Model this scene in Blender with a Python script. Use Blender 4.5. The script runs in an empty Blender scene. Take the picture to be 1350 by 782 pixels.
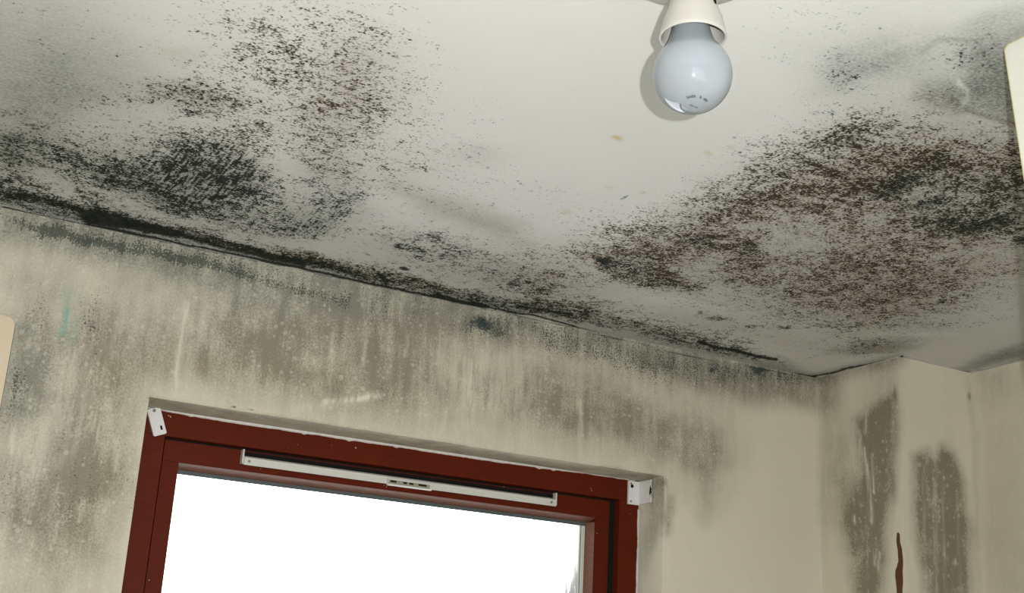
import bpy, bmesh, math, random
import numpy as np
from mathutils import Vector, Matrix

sc = bpy.context.scene
COL = sc.collection
random.seed(4)

# ------------------------------------------------------------------ camera
FPX, CX0, CY0 = 1657.0, 675.0, 391.0            # focal length and centre in pixels of the 1350x782 frame
RX = np.array([0.87609763, 0.18963272, 0.4432746])      # world X / Y / Z seen from the camera (right, down, forward)
RY = np.array([-0.47929519, 0.24293823, 0.84336062])
RZ = np.array([0.05224042, -0.95132563, 0.30372766])
EYE = np.array([0.0, 0.0, 1.8])
cam_d = bpy.data.cameras.new('camera')
cam_d.lens = FPX / 1350 * 36
cam_d.sensor_width = 36
cam_d.clip_start = 0.02
cam = bpy.data.objects.new('camera', cam_d)
COL.objects.link(cam)
m = Matrix.Identity(4)
for i, ax in enumerate((RX, RY, RZ)):
    m[i][0] = ax[0]; m[i][1] = -ax[1]; m[i][2] = -ax[2]; m[i][3] = EYE[i]
cam.matrix_world = m
sc.camera = cam

def cam_to_world(right, down, fwd):
    d = np.array([right, down, fwd])
    return Vector(EYE + np.array([d @ RX, d @ RY, d @ RZ]))

# ------------------------------------------------------------------ light
FLASH_W = 15.5
SKY = 4.8
FILL_W = 35.0
w = bpy.data.worlds.new('sky'); sc.world = w; w.use_nodes = True
bg = w.node_tree.nodes['Background']
bg.inputs[0].default_value = (0.93, 0.97, 1.0, 1)
bg.inputs[1].default_value = SKY

def area(name, loc, target, size, power, color, sy=None):
    l = bpy.data.lights.new(name, 'AREA')
    l.energy = power; l.size = size; l.color = color
    if sy:
        l.shape = 'RECTANGLE'; l.size_y = sy
    o = bpy.data.objects.new(name, l); COL.objects.link(o)
    o.location = loc
    o.rotation_euler = (Vector(target) - Vector(loc)).to_track_quat('-Z', 'Y').to_euler()
    return o

# the camera's own flash, a little right of and above the lens
fl = area('camera_flash', cam_to_world(0.056, -0.025, 0.03), cam_to_world(-0.02, -0.12, 1.2), 0.010, FLASH_W, (1.0, 0.99, 0.97), 0.008)
# broad fill lamp added behind the camera to raise the ambient light
area('fill_behind_camera', (0.2, -1.74, 1.15), (0.6, 1.75, 1.5), 2.7, FILL_W, (0.97, 0.99, 1.0), 1.9)

vs = sc.view_settings
vs.view_transform = 'Standard'; vs.look = 'None'; vs.gamma = 1; vs.use_curve_mapping = False
vs.exposure = -0.05

# ------------------------------------------------------------------ sizes
ZC = 2.40                     # ceiling
YW = 1.75                     # window wall
XS = 1.758                    # side wall
XB, YB = 1.576, 1.548         # boxed pipe in the corner
XL, YR = -1.3, -1.8           # the rest of the room
WX0, WX1 = 0.3595, 1.2292     # window opening
WZ0, WZ1 = 0.95, 2.1715
YF = 1.823                    # face of the window frame
YS = 1.838                    # face of the sash
YG = 1.862                    # glass

# ------------------------------------------------------------------ materials
def nt(mat):
    mat.use_nodes = True
    t = mat.node_tree
    return t, t.nodes['Principled BSDF']

class N:
    """small helper for building node trees"""
    def __init__(s, t): s.t = t
    def n(s, kind, **kw):
        nd = s.t.nodes.new(kind)
        for k, v in kw.items(): setattr(nd, k, v)
        return nd
    def put(s, sock, v):
        if hasattr(v, 'is_output') or isinstance(v, bpy.types.NodeSocket): s.t.links.new(v, sock)
        else: sock.default_value = v
    def math(s, op, a, b=0.0, c=None, clamp=False):
        nd = s.n('ShaderNodeMath', operation=op, use_clamp=clamp)
        s.put(nd.inputs[0], a); s.put(nd.inputs[1], b)
        if c is not None: s.put(nd.inputs[2], c)
        return nd.outputs[0]
    def mix(s, f, a, b):
        nd = s.n('ShaderNodeMix', data_type='RGBA')
        s.put(nd.inputs[0], f); s.put(nd.inputs[6], a); s.put(nd.inputs[7], b)
        return nd.outputs[2]
    def mapr(s, v, a, b, c=0.0, d=1.0, smooth=True):
        nd = s.n('ShaderNodeMapRange', interpolation_type='SMOOTHSTEP' if smooth else 'LINEAR')
        s.put(nd.inputs[0], v); s.put(nd.inputs[1], a); s.put(nd.inputs[2], b); s.put(nd.inputs[3], c); s.put(nd.inputs[4], d)
        return nd.outputs[0]
    def pos(s, scale=(1, 1, 1), rot=(0, 0, 0)):
        g = s.n('ShaderNodeNewGeometry'); mp = s.n('ShaderNodeMapping')
        s.t.links.new(g.outputs['Position'], mp.inputs[0])
        mp.inputs['Scale'].default_value = scale; mp.inputs['Rotation'].default_value = rot
        return mp.outputs[0]
    def noise(s, vec, scale, detail=3, rough=0.55, dist=0.0):
        nd = s.n('ShaderNodeTexNoise')
        s.t.links.new(vec, nd.inputs['Vector'])
        nd.inputs['Scale'].default_value = scale; nd.inputs['Detail'].default_value = detail
        nd.inputs['Roughness'].default_value = rough; nd.inputs['Distortion'].default_value = dist
        return nd.outputs['Fac']
    def vor(s, vec, scale, feature='F1'):
        nd = s.n('ShaderNodeTexVoronoi', feature=feature)
        s.t.links.new(vec, nd.inputs['Vector']); nd.inputs['Scale'].default_value = scale
        return nd.outputs['Distance']
    def attr(s, name):
        nd = s.n('ShaderNodeAttribute', attribute_name=name)
        return nd.outputs['Fac']
    def bump(s, h, strength, dist):
        nd = s.n('ShaderNodeBump')
        s.put(nd.inputs['Height'], h); nd.inputs['Strength'].default_value = strength; nd.inputs['Distance'].default_value = dist
        return nd.outputs[0]

def rgb(r, g, b): return (r, g, b, 1)

def plain(name, col, rough=0.5, metal=0.0, var=0.12, scale=60, bump=0.0):
    mat = bpy.data.materials.new(name); t, p = nt(mat); k = N(t)
    v = k.pos()
    f = k.noise(v, scale, 4)
    dark = rgb(*[c * (1 - var) for c in col]); light = rgb(*[min(1, c * (1 + var)) for c in col])
    t.links.new(k.mix(f, dark, light), p.inputs['Base Color'])
    p.inputs['Roughness'].default_value = rough; p.inputs['Metallic'].default_value = metal
    if name == 'dark_slot': p.inputs['Specular IOR Level'].default_value = .02
    if bump: t.links.new(k.bump(f, bump, 0.001), p.inputs['Normal'])
    return mat

def ceiling_material():
    mat = bpy.data.materials.new('mouldy_ceiling_paint'); t, p = nt(mat); k = N(t)
    v = k.pos()
    A = k.attr('speck'); G = k.attr('stain'); B = k.attr('brown'); S = k.attr('solid'); R = k.attr('yellow')
    base = k.mix(k.noise(v, 5, 4), rgb(.575, .59, .57), rgb(.665, .66, .64))
    base = k.mix(k.math('MULTIPLY', R, k.noise(v, 90, 3)), base, rgb(.45, .36, .13))
    # smooth stain, cloudy
    gf = k.math('ADD', k.math('MULTIPLY', k.noise(v, 30, 6, .65), .8), k.math('MULTIPLY', k.math('SUBTRACT', k.noise(v, 260, 3, .6), .25), 1.6))
    gf = k.math('MULTIPLY', G, gf, clamp=True)
    gcol = k.mix(B, rgb(.17, .185, .16), rgb(.20, .165, .115))
    c = k.mix(gf, base, gcol)
    # specks: fine grain + clumps
    half = lambda x, g: k.math('MULTIPLY', k.math('SUBTRACT', x, .5), g)
    fine = half(k.noise(v, 300, 2, .55), 1.9); mid = half(k.noise(v, 110, 3, .6, .3), 1.5); big = half(k.noise(v, 36, 3, .6), 1.1)
    # brushed marks where somebody tried to scrub the growth off
    C1 = k.attr('scrub')
    br1 = half(k.noise(k.pos((1, .10, 1), (0, 0, math.radians(-8))), 250, 2, .5), 1.9); br2 = half(k.noise(k.pos((1, .12, 1), (0, 0, math.radians(12))), 200, 2, .5), 1.5)
    fine = k.math('ADD', fine, k.math('MULTIPLY', C1, k.math('ADD', br1, br2)))
    s = k.math('ADD', k.math('ADD', fine, .5), k.math('ADD', mid, big))
    thr = k.mapr(A, 0.0, 2.0, .98, -.08, False)
    d = k.math('SUBTRACT', s, thr)
    on = k.mapr(A, 0.01, 0.08)
    sm = k.math('MULTIPLY', k.mapr(d, .06, .34), on)
    midf = k.math('MULTIPLY', k.mapr(d, -.16, .12), on)
    tone = k.mapr(k.noise(v, 45, 3), .3, .7)
    c = k.mix(k.math('MULTIPLY', midf, k.mapr(B, 0, 1, .45, .74, False)), c, k.mix(B, rgb(.15, .165, .145), k.mix(tone, rgb(.13, .092, .05), rgb(.20, .155, .095))))
    c = k.mix(k.math('MULTIPLY', sm, .985), c, k.mix(B, rgb(.016, .024, .020), rgb(.034, .025, .012)))
    # solid black growth
    sf = k.mapr(k.math('ADD', S, k.math('ADD', k.math('MULTIPLY', k.math('SUBTRACT', k.noise(v, 110, 5, .7), .5), 1.0), k.math('MULTIPLY', fine, .55))), .25, .85)
    c = k.mix(k.math('MULTIPLY', k.math('MULTIPLY', sf, k.mapr(S, .02, .12)), .95), c, rgb(.014, .02, .015))
    t.links.new(c, p.inputs['Base Color'])
    p.inputs['Roughness'].default_value = .8
    p.inputs['Specular IOR Level'].default_value = .08
    h = k.math('ADD', k.math('MULTIPLY', k.noise(v, 30, 5, .6), 1.0), k.math('MULTIPLY', sm, -.15))
    t.links.new(k.bump(h, .14, .005), p.inputs['Normal'])
    return mat

def wall_material():
    mat = bpy.data.materials.new('mouldy_wall_paint'); t, p = nt(mat); k = N(t)
    v = k.pos(); vv = k.pos((1, 1, .14)); vvv = k.pos((1, 1, .05))
    A = k.attr('speck'); G = k.attr('stain'); B = k.attr('brown'); S = k.attr('solid'); L = k.attr('drip'); E = k.attr('green'); Wd = k.attr('wood')
    base = k.mix(k.noise(v, 9, 4), rgb(.66, .622, .495), rgb(.715, .68, .56))
    base = k.mix(k.math('MULTIPLY', k.mapr(k.noise(vvv, 60, 3), .4, .7), .25), base, rgb(.72, .69, .60))
    gf = k.math('ADD', k.math('MULTIPLY', k.math('SUBTRACT', k.noise(vv, 75, 5, .6), .08), .85), k.math('MULTIPLY', k.math('SUBTRACT', k.noise(v, 320, 3, .7), .22), 1.25))
    gf = k.math('ADD', gf, k.math('MULTIPLY', k.math('SUBTRACT', k.noise(v, 22, 4), .5), 1.0))
    gf = k.math('MULTIPLY', k.math('MULTIPLY', G, gf), k.mapr(G, 0, .15), clamp=True)
    gcol = k.mix(B, rgb(.13, .135, .115), rgb(.15, .128, .078))
    c = k.mix(k.math('MULTIPLY', k.mapr(gf, 0, 1.0, 0, 1, False), .80), base, gcol)
    # pale round spots where droplets lifted the growth
    dots = k.mapr(k.math('ADD', k.vor(v, 70), k.math('MULTIPLY', k.noise(v, 15, 2), .35)), .42, .30)
    dots = k.math('MULTIPLY', dots, k.mapr(G, .2, .5))
    c = k.mix(k.math('MULTIPLY', dots, .32), c, rgb(.66, .63, .54))
    half = lambda x, g: k.math('MULTIPLY', k.math('SUBTRACT', x, .5), g)
    s = k.math('ADD', k.math('ADD', half(k.noise(v, 380, 2, .5), 1.9), .5), k.math('ADD', half(k.noise(vv, 110, 3, .6), 1.0), half(k.noise(v, 30, 3, .6), .9)))
    thr = k.mapr(A, 0.0, 2.0, .98, -.08, False)
    sm = k.math('MULTIPLY', k.mapr(k.math('SUBTRACT', s, thr), -.02, .24), k.mapr(A, .01, .08))
    c = k.mix(k.math('MULTIPLY', sm, .8), c, rgb(.045, .06, .05))
    sf = k.mapr(k.math('ADD', S, k.math('MULTIPLY', k.math('SUBTRACT', k.noise(v, 120, 5, .7), .5), 1.0)), .3, .8)
    c = k.mix(k.math('MULTIPLY', k.math('MULTIPLY', sf, k.mapr(S, .02, .12)), .85), c, rgb(.03, .045, .045))
    df = k.math('MULTIPLY', L, k.mapr(k.noise(vv, 170, 3, .6), .30, .60), clamp=True)
    c = k.mix(df, c, rgb(.70, .665, .55))
    c = k.mix(k.math('MULTIPLY', E, k.noise(vv, 160, 3), clamp=True), c, rgb(.10, .42, .34))
    wf = k.mapr(k.math('ADD', Wd, k.math('MULTIPLY', k.math('SUBTRACT', k.noise(vv, 120, 2), .5), .3)), .45, .55)
    c = k.mix(wf, c, rgb(.12, .055, .035))
    t.links.new(c, p.inputs['Base Color'])
    p.inputs['Roughness'].default_value = .75
    p.inputs['Specular IOR Level'].default_value = .12
    h = k.math('ADD', k.noise(v, 45, 5, .6), k.math('MULTIPLY', df, .3))
    t.links.new(k.bump(h, .22, .004), p.inputs['Normal'])
    return mat

def wood_material():
    mat = bpy.data.materials.new('red_brown_stained_wood'); t, p = nt(mat); k = N(t)
    v = k.pos((1, 1, 1)); g = k.pos((.12, 1, 1))
    c = k.mix(k.noise(g, 260, 4, .6), rgb(.080, .010, .003), rgb(.145, .019, .005))
    c = k.mix(k.math('MULTIPLY', k.noise(v, 14, 4), .6), c, rgb(.060, .010, .004))
    chips = k.mapr(k.noise(v, 95, 2), .745, .77)
    c = k.mix(chips, c, rgb(.45, .36, .27))
    t.links.new(c, p.inputs['Base Color'])
    p.inputs['Roughness'].default_value = .45
    p.inputs['Specular IOR Level'].default_value = .10
    t.links.new(k.bump(k.noise(g, 200, 3), .2, .0006), p.inputs['Normal'])
    return mat

def glass_material():
    mat = bpy.data.materials.new('wet_window_glass'); mat.use_nodes = True; t = mat.node_tree; k = N(t)
    t.nodes.remove(t.nodes['Principled BSDF'])
    out = t.nodes['Material Output']
    tr = k.n('ShaderNodeBsdfTransparent'); gl = k.n('ShaderNodeBsdfGlossy'); gl.inputs['Roughness'].default_value = .02
    df = k.n('ShaderNodeBsdfDiffuse'); df.inputs[0].default_value = rgb(.5, .52, .55)
    fr = k.n('ShaderNodeFresnel'); fr.inputs[0].default_value = 1.3
    m1 = k.n('ShaderNodeMixShader'); t.links.new(fr.outputs[0], m1.inputs[0]); t.links.new(tr.outputs[0], m1.inputs[1]); t.links.new(gl.outputs[0], m1.inputs[2])
    # condensation runs near the right-hand edge, growing thicker downwards
    g = k.n('ShaderNodeNewGeometry'); sp = k.n('ShaderNodeSeparateXYZ'); t.links.new(g.outputs['Position'], sp.inputs[0])
    runs = k.mapr(k.noise(k.pos((1, 1, .09)), 190, 3, .6), .44, .56)
    side = k.mapr(k.math('ADD', sp.outputs['X'], k.math('MULTIPLY', k.math('SUBTRACT', 2.05, sp.outputs['Z']), .45)), 1.09, 1.17)
    low = k.mapr(sp.outputs['Z'], 2.08, 1.98)
    f = k.math('MULTIPLY', k.math('MULTIPLY', runs, side), k.math('MULTIPLY', low, .93))
    m2 = k.n('ShaderNodeMixShader'); t.links.new(f, m2.inputs[0]); t.links.new(m1.outputs[0], m2.inputs[1]); t.links.new(df.outputs[0], m2.inputs[2])
    t.links.new(m2.outputs[0], out.inputs[0])
    return mat

def bulb_material():
    mat = bpy.data.materials.new('pearl_bulb_glass'); t, p = nt(mat); k = N(t)
    p.inputs['Base Color'].default_value = rgb(.28, .31, .335)
    p.inputs['Roughness'].default_value = .035
    p.inputs['IOR'].default_value = 1.45
    p.inputs['Subsurface Weight'].default_value = .35
    p.inputs['Subsurface Radius'].default_value = (.02, .02, .025)
    p.inputs['Subsurface Scale'].default_value = .5
    return mat

M = dict(
    ceiling=ceiling_material(), wall=wall_material(), wood=wood_material(), glass=glass_material(), bulb=bulb_material(),
    room=plain('old_cream_room_paint', (.70, .67, .58), .8, 0, .06, 8),
    floor=plain('pale_vinyl_floor', (.46, .42, .36), .6, 0, .2, 12),
    holder=plain('cream_plastic', (.44, .43, .395), .35, 0, .03, 40),
    alu=plain('grey_white_metal', (.60, .60, .55), .45, 0, .10, 220),
    alu_dark=plain('dull_olive_metal', (.30, .29, .21), .5, 0, .15, 220),
    black=plain('dark_slot', (.012, .013, .012), .7, 0, .2, 90),
    gasket=plain('dirty_rubber_gasket', (.075, .095, .095), .7, 0, .35, 300),
    white=plain('white_metal', (.72, .72, .70), .4, 0, .05, 80),
    bead=plain('pinkish_lit_bead', (.19, .085, .055), .5, 0, .35, 180),  # light falling on the sloping bead is put into this pinkish colour
    sealant=plain('off_white_paint_seal', (.66, .65, .62), .7, 0, .20, 240),
    rim=plain('yellowish_edge', (.55, .50, .25), .6, 0, .1, 90),  # on the board this yellow carries the flash light along the rim
    cream=plain('cream_laminate', (.64, .53, .38), .5, 0, .03, 60),
    panel=plain('off_white_gloss_paint', (.62, .63, .56), .45, 0, .05, 50, .2),
    ink=plain('grey_bulb_print', (.10, .11, .12), .6, 0, .1, 50),
    steel=plain('dull_steel', (.30, .30, .30), .35, .8, .15, 200),
    plaster=plain('broken_grey_plaster', (.30, .31, .28), .9, 0, .4, 150, .5),
)

# ------------------------------------------------------------------ mesh helpers
def link(name, me, mat, parent=None, smooth=False):
    o = bpy.data.objects.new(name, me)
    if mat is not None: me.materials.append(mat)
    COL.objects.link(o)
    if parent is not None:
        o.parent = parent
        o.matrix_parent_inverse = Matrix.Identity(4)
        o.location = -Vector(parent.location) if parent.type == 'EMPTY' and parent.rotation_euler[:] == (0, 0, 0) else (0, 0, 0)
    if smooth:
        for f in me.polygons: f.use_smooth = True
    return o

def from_bm(name, bm, mat, parent=None, smooth=False, bevel=0):
    if bevel:
        bmesh.ops.bevel(bm, geom=[e for e in bm.edges if len(e.link_faces) == 2 and e.calc_face_angle() > .5], offset=bevel, segments=2, affect='EDGES', profile=.6)
    bmesh.ops.recalc_face_normals(bm, faces=bm.faces)
    me = bpy.data.meshes.new(name); bm.to_mesh(me); bm.free()
    return link(name, me, mat, parent, smooth)

def box(bm, x0, x1, y0, y1, z0, z1):
    vs = [bm.verts.new((x, y, z)) for x in (x0, x1) for y in (y0, y1) for z in (z0, z1)]
    for f in ((0, 1, 3, 2), (4, 6, 7, 5), (0, 4, 5, 1), (2, 3, 7, 6), (0, 2, 6, 4), (1, 5, 7, 3)):
        bm.faces.new([vs[i] for i in f])
    return vs

def prism(bm, pts, a, b, put):
    """closed outline pts extruded from a to b; put(u, v, w) -> point"""
    A = [bm.verts.new(put(u, v, a)) for u, v in pts]; B = [bm.verts.new(put(u, v, b)) for u, v in pts]
    n = len(pts)
    bm.faces.new(A); bm.faces.new(B[::-1])
    for i in range(n): bm.faces.new((A[i], B[i], B[(i + 1) % n], A[(i + 1) % n]))

def lathe(bm, prof, c, seg=64, close=False):
    rings = []
    for r, z in prof:
        if r < 1e-6: rings.append([bm.verts.new((c[0], c[1], c[2] + z))])
        else: rings.append([bm.verts.new((c[0] + r * math.cos(2 * math.pi * i / seg), c[1] + r * math.sin(2 * math.pi * i / seg), c[2] + z)) for i in range(seg)])
    for a, b in zip(rings, rings[1:]):
        for i in range(seg):
            j = (i + 1) % seg
            if len(a) == 1 and len(b) == 1: continue
            if len(a) == 1: bm.faces.new((a[0], b[i], b[j]))
            elif len(b) == 1: bm.faces.new((a[i], b[0], a[j]))
            else: bm.faces.new((a[i], b[i], b[j], a[j]))

def empty(name, loc, label=None, cat=None, group=None):
    o = bpy.data.objects.new(name, None); COL.objects.link(o); o.location = loc; o.empty_display_size = .05
    if label: o['label'] = label
    if cat: o['category'] = cat
    if group: o['group'] = group
    return o

# ------------------------------------------------------------------ stain survey
# Stain shapes are written in the photograph's coordinates and carried over to the plaster they sit on.
def project(P):
    d = P - EYE
    c = np.outer(d[:, 0], RX) + np.outer(d[:, 1], RY) + np.outer(d[:, 2], RZ)
    z = np.maximum(c[:, 2], .15)
    return np.stack([CX0 + FPX * c[:, 0] / z, CY0 + FPX * c[:, 1] / z], 1)

def vnoise(p, scale, seed):
    rs = np.random.RandomState(seed); tab = rs.rand(64, 64)
    q = p * scale; i = np.floor(q).astype(int); f = q - i; f = f * f * (3 - 2 * f)
    a = tab[i[:, 0] % 64, i[:, 1] % 64]; b = tab[(i[:, 0] + 1) % 64, i[:, 1] % 64]
    c = tab[i[:, 0] % 64, (i[:, 1] + 1) % 64]; d = tab[(i[:, 0] + 1) % 64, (i[:, 1] + 1) % 64]
    return (a * (1 - f[:, 0]) + b * f[:, 0]) * (1 - f[:, 1]) + (c * (1 - f[:, 0]) + d * f[:, 0]) * f[:, 1] - .5

def seg_dist(q, a, b):
    a = np.array(a, float); b = np.array(b, float); ab = b - a
    t = np.clip(((q - a) @ ab) / max(ab @ ab, 1e-9), 0, 1)
    return np.hypot(*(q - (a + t[:, None] * ab)).T)

def evaluate(q, q0, shapes):
    """q warped and q0 true photograph coordinates"""
    out = np.zeros(len(q))
    for s in shapes:
        k = s[0]
        if k == 'B':
            _, x, y, rx, ry, ang, amp = s
            a = math.radians(ang); d = q - (x, y)
            u = (d[:, 0] * math.cos(a) + d[:, 1] * math.sin(a)) / rx; v = (-d[:, 0] * math.sin(a) + d[:, 1] * math.cos(a)) / ry
            out += amp * np.exp(-(u * u + v * v) ** 1.3)
        elif k == 'L':
            _, pts, wd, amp = s
            qq = q if wd > 14 else q0 + (q - q0) * .35
            d = np.min([seg_dist(qq, a, b) for a, b in zip(pts, pts[1:])], axis=0) if len(pts) > 2 else seg_dist(qq, pts[0], pts[1])
            out += amp * np.exp(-(d / wd) ** 2)
        elif k == 'P':
            _, pts, feather, amp = s
            inside = np.zeros(len(q), bool); d = np.full(len(q), 1e9)
            for a, b in zip(pts, pts[1:] + pts[:1]):
                d = np.minimum(d, seg_dist(q, a, b))
                cond = ((a[1] > q[:, 1]) != (b[1] > q[:, 1]))
                xi = (b[0] - a[0]) * (q[:, 1] - a[1]) / ((b[1] - a[1]) or 1e-9) + a[0]
                inside ^= cond & (q[:, 0] < xi)
            sd = np.where(inside, d, -d)
            t = np.clip(sd / feather * .5 + .5, 0, 1)
            out += amp * t * t * (3 - 2 * t)
    return out

def paint(me, chans, warp=14, seed=1, axes=(0, 1), gain={}):
    n = len(me.vertices); co = np.empty(n * 3); me.vertices.foreach_get('co', co); co = co.reshape(-1, 3)
    q0 = project(co); wp = co[:, axes]
    dx = vnoise(wp, 9, seed) * 1.0 + vnoise(wp, 24, seed + 1) * .6 + vnoise(wp, 60, seed + 2) * .4
    dy = vnoise(wp, 9, seed + 3) * 1.0 + vnoise(wp, 24, seed + 4) * .6 + vnoise(wp, 60, seed + 5) * .4
    q = q0 + np.stack([dx * warp * 2, dy * warp], 1)
    vis = (q0[:, 0] > -250) & (q0[:, 0] < 1600) & (q0[:, 1] > -250) & (q0[:, 1] < 1000)
    for name, shapes in chans.items():
        a = me.attributes.new(name, 'FLOAT', 'POINT')
        val = np.zeros(n)
        val[vis] = np.maximum(0, evaluate(q[vis], q0[vis], shapes)) * gain.get(name, 1)
        cap = gain.get('cap_' + name)
        if cap: val = cap * np.tanh(val / cap)
        a.data.foreach_set('value', val.astype(np.float32))

def grid(us, vs_, put, skip=None):
    us = list(us); vs_ = list(vs_)
    verts = [put(u, v) for v in vs_ for u in us]; nu = len(us); faces = []
    for j in range(len(vs_) - 1):
        for i in range(nu - 1):
            if skip and skip((us[i] + us[i + 1]) / 2, (vs_[j] + vs_[j + 1]) / 2): continue
            a = j * nu + i; faces.append((a, a + 1, a + nu + 1, a + nu))
    return verts, faces

def join_grids(name, grids, mat):
    V, F = [], []
    for v, f in grids:
        o = len(V); V += v; F += [tuple(i + o for i in g) for g in f]
    me = bpy.data.meshes.new(name); me.from_pydata(V, [], F); me.update()
    o = link(name, me, mat); o['kind'] = 'structure'
    return o

def steps(a, b, d):
    n = max(1, round((b - a) / d)); return [a + (b - a) * i / n for i in range(n + 1)]

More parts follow.
